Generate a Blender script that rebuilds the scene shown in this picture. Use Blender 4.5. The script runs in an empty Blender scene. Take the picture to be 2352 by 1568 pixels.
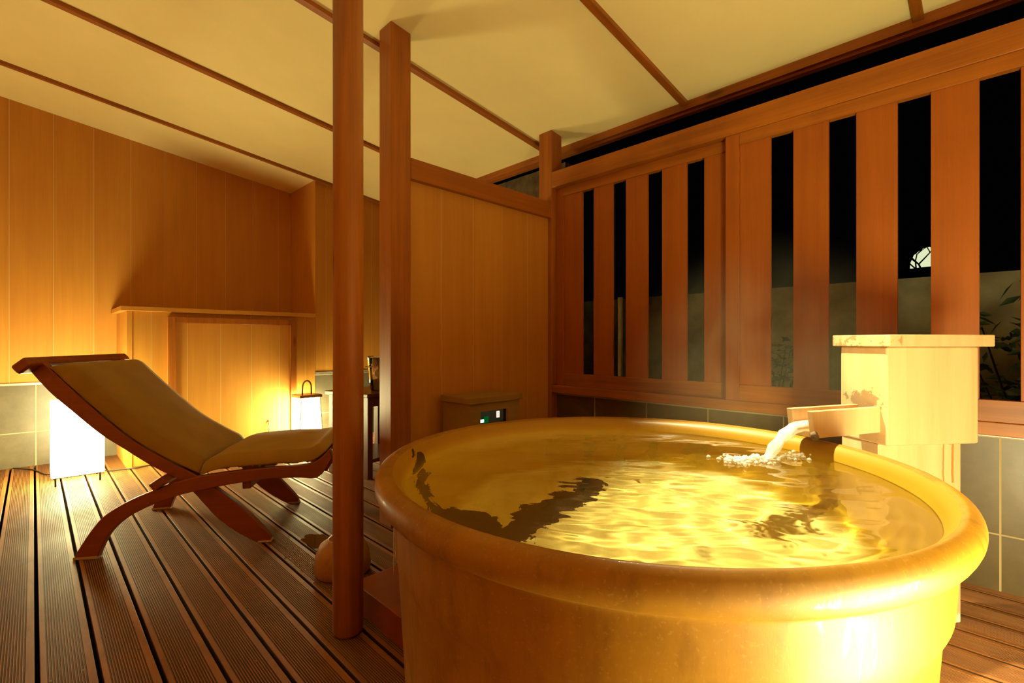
import bpy, bmesh, math, random
from mathutils import Vector, Matrix, noise
random.seed(7)
sc = bpy.context.scene
COL = sc.collection
S2 = math.sqrt(2)
STEAM = 1.1
R = math.radians

# world frame: X runs along the ceiling battens, Y along the slatted fence, camera at (0, 0, 0.9)
def W(r, f, z=0.0):
    """metres to the right of / ahead of the tripod -> world"""
    return Vector(((f + r) / S2, (f - r) / S2, z))

# ---------------------------------------------------------------- materials
class NT:
    def __init__(s, name):
        s.m = bpy.data.materials.new(name); s.m.use_nodes = True
        s.t = s.m.node_tree; s.t.nodes.clear()
        s.out = s.t.nodes.new('ShaderNodeOutputMaterial')
    def n(s, typ, **kw):
        nd = s.t.nodes.new(typ)
        for k, v in kw.items():
            if k == 'ins':
                for i, x in v.items():
                    if hasattr(x, 'is_linked') or isinstance(x, bpy.types.NodeSocket):
                        s.t.links.new(x, nd.inputs[i])
                    else:
                        nd.inputs[i].default_value = x
            else:
                setattr(nd, k, v)
        return nd
    def math(s, op, a, b=0.0, c=None):
        ins = {0: a, 1: b}
        if c is not None: ins[2] = c
        return s.n('ShaderNodeMath', operation=op, ins=ins).outputs[0]
    def mix(s, fac, a, b, blend='MIX'):
        nd = s.n('ShaderNodeMix', data_type='RGBA', blend_type=blend)
        for i, x in ((0, fac), (6, a), (7, b)):
            if isinstance(x, bpy.types.NodeSocket): s.t.links.new(x, nd.inputs[i])
            else: nd.inputs[i].default_value = x
        return nd.outputs[2]
    def coord(s, kind='Object'):
        return s.n('ShaderNodeTexCoord').outputs[kind]
    def noise(s, vec, scale3=(1, 1, 1), scale=1.0, detail=4.0, rough=0.55, dist=0.0):
        mp = s.n('ShaderNodeMapping', ins={0: vec, 3: scale3})
        return s.n('ShaderNodeTexNoise', ins={'Vector': mp.outputs[0], 'Scale': scale, 'Detail': detail, 'Roughness': rough, 'Distortion': dist}).outputs[0]
    def ramp(s, fac, stops):
        nd = s.n('ShaderNodeValToRGB', ins={0: fac})
        e = nd.color_ramp.elements
        while len(e) < len(stops): e.new(0.5)
        for i, (p, c) in enumerate(stops):
            e[i].position = p; e[i].color = c
        return nd.outputs[0]
    def fin(s, surf, vol=None):
        s.t.links.new(surf, s.out.inputs[0])
        if vol: s.t.links.new(vol, s.out.inputs[1])
        return s.m
def c4(c, k=1.0): return (c[0] * k, c[1] * k, c[2] * k, 1)

def wood(name, light, dark, axis=2, rough=0.5, pitch=None, off=0.0, bax=0, seam=0.004, seamcol=None, grain=1.0, coat=0.0, knots=True, spec=0.4):
    """grained timber; axis = grain direction; pitch = board width measured along bax with thin seams"""
    t = NT(name); co = t.coord()
    sep = t.n('ShaderNodeSeparateXYZ', ins={0: co})
    sc3 = [26, 26, 26]; sc3[axis] = 1.1
    if pitch:
        q = t.math('DIVIDE', t.math('SUBTRACT', sep.outputs[bax], off), pitch)
        idx = t.math('FLOOR', q); fr = t.math('FRACT', q)
        wn = t.n('ShaderNodeTexWhiteNoise', noise_dimensions='1D', ins={1: idx}).outputs[0]
        jig = t.n('ShaderNodeCombineXYZ', ins={0: t.math('MULTIPLY', wn, 3.0), 1: t.math('MULTIPLY', wn, 7.0), 2: t.math('MULTIPLY', wn, 5.0)})
        vec = t.n('ShaderNodeVectorMath', operation='ADD', ins={0: co, 1: jig.outputs[0]}).outputs[0]
    else:
        vec = co
    g = t.noise(vec, sc3, 1.0, 6, 0.6, 0.4)
    sc4 = [130, 130, 130]; sc4[axis] = 3
    g2 = t.noise(vec, sc4, 1.0, 3, 0.5)
    big = t.noise(vec, (2.2, 2.2, 1.2), 1.0, 3, 0.6, 0.8)
    f = t.math('ADD', t.math('MULTIPLY', g, 0.46), t.math('ADD', t.math('MULTIPLY', g2, 0.18), t.math('MULTIPLY', big, 0.36)))
    f = t.math('ADD', t.math('MULTIPLY', t.math('SUBTRACT', f, 0.5), (3.6 if knots else 2.6) * grain), 0.5)
    lt = tuple(min(1, a * 1.14) for a in light); dk = tuple(a * 0.5 + b * 0.5 for a, b in zip(light, dark))
    col = t.ramp(f, [(0.12, c4(lt)), (0.88, c4(dk))])
    if knots:
        kn = t.n('ShaderNodeTexVoronoi', ins={'Vector': t.n('ShaderNodeMapping', ins={0: vec, 3: tuple(1.6 if i == axis else 5.5 for i in range(3))}).outputs[0], 'Scale': 1.0})
        kf = t.ramp(kn.outputs[0], [(0.05, (0.7, 0.7, 0.7, 1)), (0.11, (0, 0, 0, 1))])
        col = t.mix(kf, col, c4(dark, 0.45))
    if pitch:
        col = t.mix(t.math('MULTIPLY', wn, 0.25), col, c4(dark))
        e = t.math('MINIMUM', fr, t.math('SUBTRACT', 1.0, fr))
        sf = t.math('LESS_THAN', e, seam / pitch / 2)
        sd = t.math('MULTIPLY', t.math('LESS_THAN', e, seam / pitch), 0.35)
        col = t.mix(sd, col, c4(dark, 0.6))
        col = t.mix(sf, col, c4(seamcol or light))  # paler seam line: light caught on the board edges, put into the colour
    b = t.n('ShaderNodeBump', ins={'Strength': 0.12, 'Distance': 0.002, 'Height': g})
    p = t.n('ShaderNodeBsdfPrincipled', ins={'Base Color': col, 'Roughness': rough, 'Normal': b.outputs[0], 'Coat Weight': coat, 'Coat Roughness': 0.25, 'Specular IOR Level': spec})
    return t.fin(p.outputs[0])

def plain(name, col, rough=0.5, metal=0.0, var=0.1, scale=8.0, bump=0.0, **kw):
    t = NT(name); co = t.coord()
    nz = t.noise(co, (1, 1, 1), scale, 4)
    c = t.ramp(nz, [(0.3, c4(col, 1 - var)), (0.7, c4(col, 1 + var))])
    ins = {'Base Color': c, 'Roughness': rough, 'Metallic': metal}
    ins.update(kw)
    if bump:
        ins['Normal'] = t.n('ShaderNodeBump', ins={'Strength': bump, 'Distance': 0.004, 'Height': nz}).outputs[0]
    return t.fin(t.n('ShaderNodeBsdfPrincipled', ins=ins).outputs[0])

def emis(name, col, strength):
    t = NT(name)
    return t.fin(t.n('ShaderNodeEmission', ins={0: c4(col), 1: strength}).outputs[0])

def tiles(name, col, grout, ax, off, pitch, zoff, zp, rough=0.35):
    t = NT(name); co = t.coord(); sep = t.n('ShaderNodeSeparateXYZ', ins={0: co})
    def edge(s_, o, p):
        q = t.math('DIVIDE', t.math('SUBTRACT', s_, o), p)
        fr = t.math('FRACT', q)
        return t.math('MINIMUM', fr, t.math('SUBTRACT', 1.0, fr)), t.math('FLOOR', q)
    e1, i1 = edge(sep.outputs[ax], off, pitch); e2, i2 = edge(sep.outputs[2], zoff, zp)
    ln = t.math('LESS_THAN', t.math('MINIMUM', e1, e2), 0.0026 / pitch * 1.1)
    wn = t.n('ShaderNodeTexWhiteNoise', noise_dimensions='2D', ins={0: t.n('ShaderNodeCombineXYZ', ins={0: i1, 1: i2}).outputs[0]}).outputs[0]
    nz = t.noise(co, (1, 1, 1), 9, 6, 0.65)
    c = t.ramp(nz, [(0.3, c4(col, 0.75)), (0.7, c4(col, 1.2))])
    c = t.mix(t.math('MULTIPLY', wn, 0.25), c, c4(col, 0.7))
    c = t.mix(ln, c, c4(grout))
    b = t.n('ShaderNodeBump', ins={'Strength': 0.3, 'Distance': 0.003, 'Height': t.math('SUBTRACT', nz, ln)})
    rg = t.math('ADD', t.math('MULTIPLY', ln, 0.4), rough)
    return t.fin(t.n('ShaderNodeBsdfPrincipled', ins={'Base Color': c, 'Roughness': rg, 'Normal': b.outputs[0]}).outputs[0])

LIGHTW = (0.52, 0.245, 0.035); LIGHTD = (0.40, 0.14, 0.012)
REDW = (0.34, 0.105, 0.007); REDD = (0.13, 0.028, 0.002)
M = {}
M['wall_x'] = wood('cedar_boards_x', LIGHTW, LIGHTD, 2, 0.55, 0.2265, -0.12, 0, 0.006, (0.62, 0.35, 0.10), 0.8, knots=False)
M['wall_x2'] = wood('cedar_boards_partition', LIGHTW, LIGHTD, 2, 0.5, 0.2225, 0.212, 0, 0.005, (0.62, 0.35, 0.10), 0.8, knots=False)
M['wall_x3'] = wood('cedar_boards_cabinet', LIGHTW, LIGHTD, 2, 0.5, 0.222, 0.583, 0, 0.005, (0.62, 0.37, 0.12), 0.8, knots=False)
M['wall_y'] = wood('cedar_boards_y', LIGHTW, LIGHTD, 2, 0.55, 0.2265, 0.05, 1, 0.005, (0.62, 0.35, 0.10), 0.8, knots=False)
M['honey'] = wood('honey_lid_board', LIGHTW, LIGHTD, 0, 0.5, knots=False)
M['red_v'] = wood('stained_timber_upright', REDW, REDD, 2, 0.45, coat=0.15)
M['red_x'] = wood('stained_timber_cross', REDW, REDD, 0, 0.45, knots=False)
M['red_y'] = wood('stained_timber_beam', REDW, REDD, 1, 0.45, coat=0.1)
M['slat'] = wood('fence_slat_cedar', (0.32, 0.085, 0.006), (0.21, 0.045, 0.002), 2, 0.5, knots=False)
M['teak'] = wood('oiled_teak', (0.26, 0.055, 0.006), (0.14, 0.02, 0.002), 0, 0.38, coat=0.2, knots=False)
M['dark_table'] = wood('dark_table_wood', (0.1, 0.022, 0.008), (0.045, 0.01, 0.004), 0, 0.35, coat=0.3, knots=False)
M['pale'] = wood('pale_hinoki', (0.8, 0.6, 0.3), (0.7, 0.47, 0.2), 2, 0.5, knots=False)
M['pale_h'] = wood('pale_hinoki_spout', (0.8, 0.6, 0.3), (0.68, 0.45, 0.19), 0, 0.45, knots=False)
M['box'] = wood('control_box_wood', (0.30, 0.18, 0.045), (0.23, 0.12, 0.025), 0, 0.55, knots=False)
M['plaster'] = plain('cream_ceiling_plaster', (0.84, 0.735, 0.35), 0.85, 0, 0.03, 3.0, 0.05)
M['tile_y'] = tiles('grey_tile_fence', (0.12, 0.078, 0.028), (0.42, 0.32, 0.15), 1, -0.024, 0.3525, 0.203, 0.35)
M['tile_x'] = tiles('grey_tile_wall', (0.12, 0.098, 0.06), (0.42, 0.34, 0.2), 0, 0.015, 0.354, 0.245, 0.35)
M['tiletrim'] = plain('tile_trim_metal', (0.5, 0.46, 0.38), 0.35, 0.6)
M['black'] = plain('black_metal', (0.015, 0.012, 0.01), 0.45, 0.6)
M['cable'] = plain('black_cable', (0.02, 0.015, 0.012), 0.6)
M['brass'] = plain('lantern_frame_brass', (0.45, 0.27, 0.12), 0.35, 0.7)
M['steel'] = plain('polished_steel', (0.75, 0.72, 0.66), 0.12, 1.0, 0.05)
M['cushion'] = None
M['paper'] = emis('lit_lamp_paper', (1.0, 0.90, 0.42), 46.0)
M['paper2'] = emis('lit_lantern_paper', (1.0, 0.90, 0.42), 62.0)
M['paper3'] = emis('bright_lamp_paper', (1.0, 0.92, 0.46), 72.0)
M['subfloor'] = plain('dark_void_below_deck', (0.012, 0.008, 0.005), 0.9)
M['concrete'] = plain('garden_wall_render', (0.5, 0.47, 0.30), 0.9, 0, 0.45, 3.0, 0.4)
M['neighbour'] = plain('neighbour_wall_render', (0.16, 0.11, 0.05), 0.9, 0, 0.45, 9.0, 0.5)
M['soil'] = plain('garden_soil', (0.03, 0.03, 0.02), 0.95)
M['leaf'] = plain('garden_leaf', (0.05, 0.085, 0.03), 0.5, 0, 0.4)
M['bark'] = plain('dark_bark', (0.03, 0.02, 0.012), 0.9)
M['rubber'] = plain('worn_foot_cap', (0.45, 0.33, 0.2), 0.7)
M['bucketwood'] = wood('bath_stool_wood', (0.34, 0.15, 0.04), (0.2, 0.08, 0.02), 0, 0.4, knots=False)
M['bottle'] = plain('green_bottle_glass', (0.01, 0.06, 0.012), 0.2, 0, 0.05, 8, 0, **{'Coat Weight': 0.2})
M['foil'] = plain('copper_foil', (0.32, 0.09, 0.04), 0.4, 0.7)
M['label'] = plain('bottle_label', (0.45, 0.38, 0.24), 0.7)
M['display'] = plain('display_glass', (0.006, 0.012, 0.008), 0.1)

def cushion_mat():
    t = NT('mustard_cushion_fabric'); co = t.coord()
    w = t.n('ShaderNodeTexNoise', ins={'Vector': co, 'Scale': 500.0, 'Detail': 2.0}).outputs[0]
    b = t.noise(co, (1, 1, 1), 7, 3)
    c = t.ramp(b, [(0.3, (0.26, 0.14, 0.006, 1)), (0.7, (0.33, 0.185, 0.01, 1))])
    bp = t.n('ShaderNodeBump', ins={'Strength': 0.25, 'Distance': 0.001, 'Height': w})
    return t.fin(t.n('ShaderNodeBsdfPrincipled', ins={'Base Color': c, 'Roughness': 0.85, 'Sheen Weight': 0.25, 'Normal': bp.outputs[0]}).outputs[0])
M['cushion'] = cushion_mat()

def deck_mat():
    t = NT('ribbed_hardwood_deck'); co = t.coord(); sep = t.n('ShaderNodeSeparateXYZ', ins={0: co})
    q = t.math('DIVIDE', t.math('SUBTRACT', sep.outputs[0], 0.008), 0.12)
    wn = t.n('ShaderNodeTexWhiteNoise', noise_dimensions='1D', ins={1: t.math('FLOOR', q)}).outputs[0]
    jig = t.n('ShaderNodeCombineXYZ', ins={1: t.math('MULTIPLY', wn, 9.0)})
    vec = t.n('ShaderNodeVectorMath', operation='ADD', ins={0: co, 1: jig.outputs[0]}).outputs[0]
    g = t.noise(vec, (45, 2.0, 10), 1.0, 6, 0.65, 0.3)
    st = t.noise(vec, (9, 3.2, 3), 1.0, 5, 0.65, 1.0)
    c = t.ramp(g, [(0.25, (0.37, 0.155, 0.040, 1)), (0.75, (0.22, 0.076, 0.015, 1))])
    c = t.mix(t.ramp(st, [(0.45, (0, 0, 0, 1)), (0.75, (0.75, 0.75, 0.75, 1))]), c, (0.13, 0.05, 0.018, 1))
    c = t.mix(t.math('MULTIPLY', wn, 0.35), c, (0.22, 0.085, 0.03, 1))
    # worn, damp zone nearer the bath: slightly glossier
    wet = t.noise(co, (1, 1, 1), 1.3, 3)
    rg = t.math('SUBTRACT', 0.80, t.math('MULTIPLY', wet, 0.42))
    # darker colour in the grooves between the ribs
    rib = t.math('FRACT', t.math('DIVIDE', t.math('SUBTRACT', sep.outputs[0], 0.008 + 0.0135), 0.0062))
    groove = t.math('MULTIPLY', t.math('LESS_THAN', sep.outputs[2], -0.0008), 0.8)
    c = t.mix(groove, c, (0.06, 0.025, 0.01, 1))
    bp = t.n('ShaderNodeBump', ins={'Strength': 0.15, 'Distance': 0.001, 'Height': g})
    return t.fin(t.n('ShaderNodeBsdfPrincipled', ins={'Base Color': c, 'Roughness': rg, 'Normal': bp.outputs[0], 'Specular IOR Level': 0.22}).outputs[0])
M['deck'] = deck_mat()

def glaze_mat():
    t = NT('ochre_ceramic_glaze'); co = t.coord()
    n1 = t.noise(co, (3, 3, 3), 1.0, 6, 0.65, 0.6)
    n2 = t.noise(co, (14, 14, 5), 1.0, 6, 0.7)
    c = t.ramp(n1, [(0.3, (0.26, 0.115, 0.003, 1)), (0.7, (0.38, 0.185, 0.008, 1))])
    c = t.mix(t.ramp(n2, [(0.52, (0, 0, 0, 1)), (0.78, (0.6, 0.6, 0.6, 1))]), c, (0.13, 0.05, 0.004, 1))
    # runs of darker glaze down the flank
    n3 = t.noise(co, (22, 22, 1.5), 1.0, 4, 0.6)
    c = t.mix(t.ramp(n3, [(0.55, (0, 0, 0, 1)), (0.8, (0.4, 0.4, 0.4, 1))]), c, (0.13, 0.05, 0.004, 1))
    sp = t.noise(co, (1, 1, 1), 160, 2, 0.5)
    c = t.mix(t.ramp(sp, [(0.60, (0, 0, 0, 1)), (0.72, (0.5, 0.5, 0.5, 1))]), c, (0.42, 0.24, 0.03, 1))
    n5 = t.noise(co, (30, 30, 7), 1.0, 4, 0.6)
    wetm = t.ramp(n5, [(0.50, (0.05, 0.05, 0.05, 1)), (0.66, (0.6, 0.6, 0.6, 1))])
    wb = t.n('ShaderNodeBump', ins={'Strength': 0.5, 'Distance': 0.004, 'Height': n5})
    bp = t.n('ShaderNodeBump', ins={'Strength': 0.25, 'Distance': 0.003, 'Height': n2})
    return t.fin(t.n('ShaderNodeBsdfPrincipled', ins={'Base Color': c, 'Roughness': 0.5, 'Normal': bp.outputs[0], 'Specular IOR Level': 0.35, 'Coat Weight': wetm, 'Coat Roughness': 0.08, 'Coat Normal': wb.outputs[0]}).outputs[0])
M['glaze'] = glaze_mat()

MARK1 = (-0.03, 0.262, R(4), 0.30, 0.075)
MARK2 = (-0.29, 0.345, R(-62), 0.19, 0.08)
def inner_glaze_mat():
    t = NT('yellow_ochre_inner_glaze'); co = t.coord()
    n1 = t.noise(co, (6, 6, 6), 1.0, 6, 0.7, 1.0)
    c = t.ramp(n1, [(0.3, (0.70, 0.56, 0.14, 1)), (0.7, (0.84, 0.75, 0.28, 1))])
    sep = t.n('ShaderNodeSeparateXYZ', ins={0: co})
    # the walls carry a deeper ochre glaze than the floor of the basin, and a brown band at the rim
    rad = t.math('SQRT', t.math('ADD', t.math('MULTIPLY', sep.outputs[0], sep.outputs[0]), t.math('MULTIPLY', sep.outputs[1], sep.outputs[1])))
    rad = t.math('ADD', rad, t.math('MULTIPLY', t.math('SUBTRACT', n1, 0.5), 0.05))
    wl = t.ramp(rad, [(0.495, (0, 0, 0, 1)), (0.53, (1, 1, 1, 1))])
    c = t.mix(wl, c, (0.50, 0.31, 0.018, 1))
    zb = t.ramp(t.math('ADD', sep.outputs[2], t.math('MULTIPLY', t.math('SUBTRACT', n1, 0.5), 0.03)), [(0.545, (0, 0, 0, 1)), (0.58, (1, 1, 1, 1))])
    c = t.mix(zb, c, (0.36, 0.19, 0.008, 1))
    # dark patches coloured into the floor and one side of the basin
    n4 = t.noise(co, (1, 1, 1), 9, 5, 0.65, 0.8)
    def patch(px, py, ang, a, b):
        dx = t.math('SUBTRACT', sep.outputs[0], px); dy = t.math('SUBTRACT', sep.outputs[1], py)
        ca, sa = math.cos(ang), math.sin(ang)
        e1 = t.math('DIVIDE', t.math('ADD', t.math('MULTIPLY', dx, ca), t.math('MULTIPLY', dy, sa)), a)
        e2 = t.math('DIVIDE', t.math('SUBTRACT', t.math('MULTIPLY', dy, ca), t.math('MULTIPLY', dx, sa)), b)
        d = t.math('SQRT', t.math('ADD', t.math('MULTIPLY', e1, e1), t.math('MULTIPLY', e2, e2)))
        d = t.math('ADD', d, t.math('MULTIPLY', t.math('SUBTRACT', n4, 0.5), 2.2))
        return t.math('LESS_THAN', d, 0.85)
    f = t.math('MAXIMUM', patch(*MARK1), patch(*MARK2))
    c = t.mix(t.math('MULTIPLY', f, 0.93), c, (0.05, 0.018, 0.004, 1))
    return t.fin(t.n('ShaderNodeBsdfPrincipled', ins={'Base Color': c, 'Roughness': 0.4}).outputs[0])
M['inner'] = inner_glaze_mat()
M['dark_patch'] = plain('dark_basin_patch', (0.035, 0.012, 0.004), 0.5)

def water_mat(name, tint=(0.95, 0.95, 0.85), rough=0.0):
    t = NT(name)
    p = t.n('ShaderNodeBsdfPrincipled', ins={'Base Color': c4(tint), 'Roughness': rough, 'IOR': 1.33, 'Transmission Weight': 1.0})
    return t.fin(p.outputs[0])
M['water'] = water_mat('bath_water', (0.96, 0.95, 0.80))
def froth(name, clear, rough):
    """aerated water: partly see-through, partly white"""
    t = NT(name); co = t.coord()
    nz = t.noise(co, (1, 1, 1), 70, 4, 0.6)
    f = t.math('MULTIPLY', t.ramp(nz, [(0.3, (0.6, 0.6, 0.6, 1)), (0.65, (1, 1, 1, 1))]), clear)
    p = t.n('ShaderNodeBsdfPrincipled', ins={'Base Color': (0.95, 0.93, 0.86, 1), 'Roughness': rough})
    tr = t.n('ShaderNodeBsdfTransparent')
    return t.fin(t.n('ShaderNodeMixShader', ins={0: f, 1: p.outputs[0], 2: tr.outputs[0]}).outputs[0])
M['stream'] = froth('falling_water', 0.62, 0.08)
M['foam'] = froth('foam_bubble', 0.75, 0.12)
M['puddle'] = plain('wet_patch_water', (0.05, 0.016, 0.008), 0.04, 0, 0.2, 30)
M['drops'] = water_mat('drop_water', (0.9, 0.85, 0.8), 0.02)

# ---------------------------------------------------------------- mesh helpers
def link(name, bm, mat, parent=None, smooth=False, bevel=0.0, seg=2):
    me = bpy.data.meshes.new(name)
    bmesh.ops.recalc_face_normals(bm, faces=bm.faces[:])
    bm.to_mesh(me); bm.free()
    mats = mat if isinstance(mat, (list, tuple)) else [mat]
    for m in mats: me.materials.append(m)
    if smooth:
        for p in me.polygons: p.use_smooth = True
    o = bpy.data.objects.new(name, me); COL.objects.link(o)
    if parent: o.parent = parent
    if bevel:
        b = o.modifiers.new('soft_edge', 'BEVEL'); b.width = bevel; b.segments = seg; b.limit_method = 'ANGLE'; b.angle_limit = R(40)
        for p in me.polygons: p.use_smooth = True
        b.harden_normals = True
    return o
def add_box(bm, x0, x1, y0, y1, z0, z1, mi=0, mtx=None):
    vs = [bm.verts.new((x, y, z)) for x in (x0, x1) for y in (y0, y1) for z in (z0, z1)]
    if mtx:
        for v in vs: v.co = mtx @ v.co
    for q in ((0, 1, 3, 2), (4, 6, 7, 5), (0, 4, 5, 1), (2, 3, 7, 6), (0, 2, 6, 4), (1, 5, 7, 3)):
        f = bm.faces.new([vs[i] for i in q]); f.material_index = mi
    return vs
def box(name, x0, x1, y0, y1, z0, z1, mat, parent=None, bevel=0.0):
    bm = bmesh.new(); add_box(bm, x0, x1, y0, y1, z0, z1)
    return link(name, bm, mat, parent, bevel=bevel)
def prism(bm, pts, h0, h1, fn, mi=0):
    """closed polygon pts (a,b) extruded from h0 to h1; fn(a,b,h)->xyz"""
    lo = [bm.verts.new(fn(a, b, h0)) for a, b in pts]; hi = [bm.verts.new(fn(a, b, h1)) for a, b in pts]
    n = len(pts)
    fs = [bm.faces.new(lo[::-1]), bm.faces.new(hi)]
    for i in range(n): fs.append(bm.faces.new((lo[i], lo[(i + 1) % n], hi[(i + 1) % n], hi[i])))
    for f in fs: f.material_index = mi
def strip_prism(bm, top, bot, h0, h1, fn):
    """band between two edge polylines (same length), extruded"""
    n = len(top)
    g = [[bm.verts.new(fn(*e[i], h)) for i in range(n)] for e in (top, bot) for h in (h0, h1)]
    t0, t1, b0, b1 = g
    for i in range(n - 1):
        bm.faces.new((t0[i], t0[i + 1], t1[i + 1], t1[i])); bm.faces.new((b0[i], b1[i], b1[i + 1], b0[i + 1]))
        bm.faces.new((t0[i], b0[i], b0[i + 1], t0[i + 1])); bm.faces.new((t1[i], t1[i + 1], b1[i + 1], b1[i]))
    for i in (0, n - 1): bm.faces.new((t0[i], t1[i], b1[i], b0[i]))
def lathe(bm, prof, cx=0, cy=0, n=48, close=True, mi=None):
    rings = []
    for r, z in prof:
        if r < 1e-5: rings.append([bm.verts.new((cx, cy, z))])
        else: rings.append([bm.verts.new((cx + r * math.cos(2 * math.pi * k / n), cy + r * math.sin(2 * math.pi * k / n), z)) for k in range(n)])
    for j in range(len(rings) - 1):
        a, b = rings[j], rings[j + 1]
        for k in range(n):
            if len(a) == 1 and len(b) == 1: continue
            if len(a) == 1: f = bm.faces.new((a[0], b[(k + 1) % n], b[k]))
            elif len(b) == 1: f = bm.faces.new((a[k], a[(k + 1) % n], b[0]))
            else: f = bm.faces.new((a[k], a[(k + 1) % n], b[(k + 1) % n], b[k]))
            if mi is not None: f.material_index = mi(j)
def tube(bm, pts, rad, n=8, flat=1.0):
    pts = [Vector(p) for p in pts]; rings = []
    for i, p in enumerate(pts):
        d = (pts[min(i + 1, len(pts) - 1)] - pts[max(i - 1, 0)]).normalized()
        up = Vector((0, 0, 1)) if abs(d.z) < 0.95 else Vector((0, 1, 0))
        s = d.cross(up).normalized(); u = s.cross(d).normalized()
        r = rad[i] if isinstance(rad, (list, tuple)) else rad
        rings.append([bm.verts.new(p + s * (r * math.cos(2 * math.pi * k / n)) + u * (r * flat * math.sin(2 * math.pi * k / n))) for k in range(n)])
    for a, b in zip(rings, rings[1:]):
        for k in range(n): bm.faces.new((a[k], a[(k + 1) % n], b[(k + 1) % n], b[k]))
    bm.faces.new(rings[0][::-1]); bm.faces.new(rings[-1])
def smooth_pts(pts, k=4):
    """Catmull-Rom through 2-D/3-D points"""
    P = [Vector(p if len(p) == 3 else (*p, 0)) for p in pts]; out = []
    for i in range(len(P) - 1):
        p0, p1, p2, p3 = P[max(i - 1, 0)], P[i], P[i + 1], P[min(i + 2, len(P) - 1)]
        for j in range(k):
            t = j / k
            out.append(0.5 * ((2 * p1) + (p2 - p0) * t + (2 * p0 - 5 * p1 + 4 * p2 - p3) * t * t + (3 * p1 - p0 - 3 * p2 + p3) * t ** 3))
    out.append(P[-1])
    return out
def resample(pts, n):
    L = [0]
    for a, b in zip(pts, pts[1:]): L.append(L[-1] + (b - a).length)
    out = []
    for i in range(n):
        s = L[-1] * i / (n - 1); j = 0
        while j < len(L) - 2 and L[j + 1] < s: j += 1
        f = (s - L[j]) / max(L[j + 1] - L[j], 1e-9)
        out.append(pts[j].lerp(pts[j + 1], min(max(f, 0), 1)))
    return out
def tag(o, label=None, cat=None, group=None, kind=None):
    if label: o['label'] = label
    if cat: o['category'] = cat
    if group: o['group'] = group
    if kind: o['kind'] = kind
    return o
def thing(name, loc, label, cat, group=None, rz=0.0):
    o = bpy.data.objects.new(name, None); COL.objects.link(o)
    o.location = loc; o.rotation_euler = (0, 0, rz); o.empty_display_size = 0.1
    return tag(o, label, cat, group)
def struct(o): return tag(o, kind='structure')

# ---------------------------------------------------------------- the setting
U0 = 2.406          # inner face of the fence beam
FT = 2.465          # face of the tiled dado under the fence
GV = 2.04           # near face of the partition
WV = 4.92           # far boarded wall
NV = 4.335          # nearer boarded wall with the cabinet front
NU = 1.81           # where the far wall steps forward
VMIN, UMIN = -1.7, -1.15
def zc(u): return 2.6017 - 0.1287 * u
UE = 2.635

# deck: boards 110 mm wide with 10 mm gaps, each with fine ribs
bm = bmesh.new()
pitch = 0.12
def deck_board(bm, x0, y0, y1, zt=0.0):
    w = 0.110; prof = [(x0, zt - 0.028), (x0, zt - 0.0015), (x0 + 0.0015, zt)]
    a = x0 + 0.0135; k = 0
    while a + 0.0062 <= x0 + w - 0.011:
        prof += [(a, zt), (a + 0.0007, zt - 0.0024), (a + 0.0033, zt - 0.0024), (a + 0.0040, zt)]
        a += 0.0062
    prof += [(x0 + w - 0.0015, zt), (x0 + w, zt - 0.0015), (x0 + w, zt - 0.028)]
    lo = [bm.verts.new((x, y0, z)) for x, z in prof]; hi = [bm.verts.new((x, y1, z)) for x, z in prof]
    for i in range(len(prof) - 1): bm.faces.new((lo[i], lo[i + 1], hi[i + 1], hi[i]))
    bm.faces.new((lo[0], lo[-1], hi[-1], hi[0])[::-1]); bm.faces.new(lo[::-1]); bm.faces.new(hi)
k = int((UMIN - 0.013) / pitch) - 1
while 0.013 + k * pitch < FT - 0.02:
    x0 = 0.013 + k * pitch
    if x0 > UMIN - 0.05:
        y1 = WV if x0 < 0.45 else NV
        deck_board(bm, x0, VMIN, y1)
        for row in (-0.38, 0.33, 1.05, 1.765, 2.48, 3.2, 3.92):
            for dx in (0.022, 0.088):
                m0 = len(bm.faces)
                xx, yy = x0 + dx + random.uniform(-.003, .003), row + random.uniform(-.012, .012)
                vs = [bm.verts.new((xx + 0.0035 * math.cos(t * math.pi / 4), yy + 0.0035 * math.sin(t * math.pi / 4), 0.0004)) for t in range(8)]
                f = bm.faces.new(vs); f.material_index = 1
    k += 1
add_box(bm, UMIN, FT + 0.05, VMIN, WV, -0.15, -0.12, 2)
struct(link('floor', bm, [M['deck'], M['black'], M['subfloor']]))

# ceiling slab, falling towards the fence
bm = bmesh.new()
def xz(a, b, h): return (a, h, b)
prism(bm, [(UMIN, zc(UMIN)), (UE, zc(UE)), (UE, zc(UE) + 0.04), (UMIN, zc(UMIN) + 0.04)], VMIN, WV, xz)
struct(link('ceiling', bm, M['plaster']))
for i, (v, w) in enumerate(((-0.80, 0.036), (0.215, 0.036), (1.232, 0.036), (2.25, 0.036), (3.285, 0.036), (4.29, 0.028)), 1):
    bm = bmesh.new()
    u1 = UE - 0.012
    prism(bm, [(UMIN, zc(UMIN) - 0.022), (u1, zc(u1) - 0.022), (u1, zc(u1) + 0.004), (UMIN, zc(UMIN) + 0.004)], v - w / 2, v + w / 2, xz)
    struct(link('trim_%d' % i, bm, M['red_x']))
bm = bmesh.new()   # eave board along the edge of the ceiling
prism(bm, [(UE - 0.012, zc(UE) - 0.045), (UE + 0.012, zc(UE) - 0.045), (UE + 0.012, zc(UE) + 0.045), (UE - 0.012, zc(UE) + 0.045)], VMIN, WV, xz)
prism(bm, [(UE + 0.012, zc(UE) - 0.058), (UE + 0.05, zc(UE) - 0.058), (UE + 0.05, zc(UE) + 0.03), (UE + 0.012, zc(UE) + 0.03)], VMIN, WV, xz)
struct(link('trim_7', bm, M['red_y']))

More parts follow.
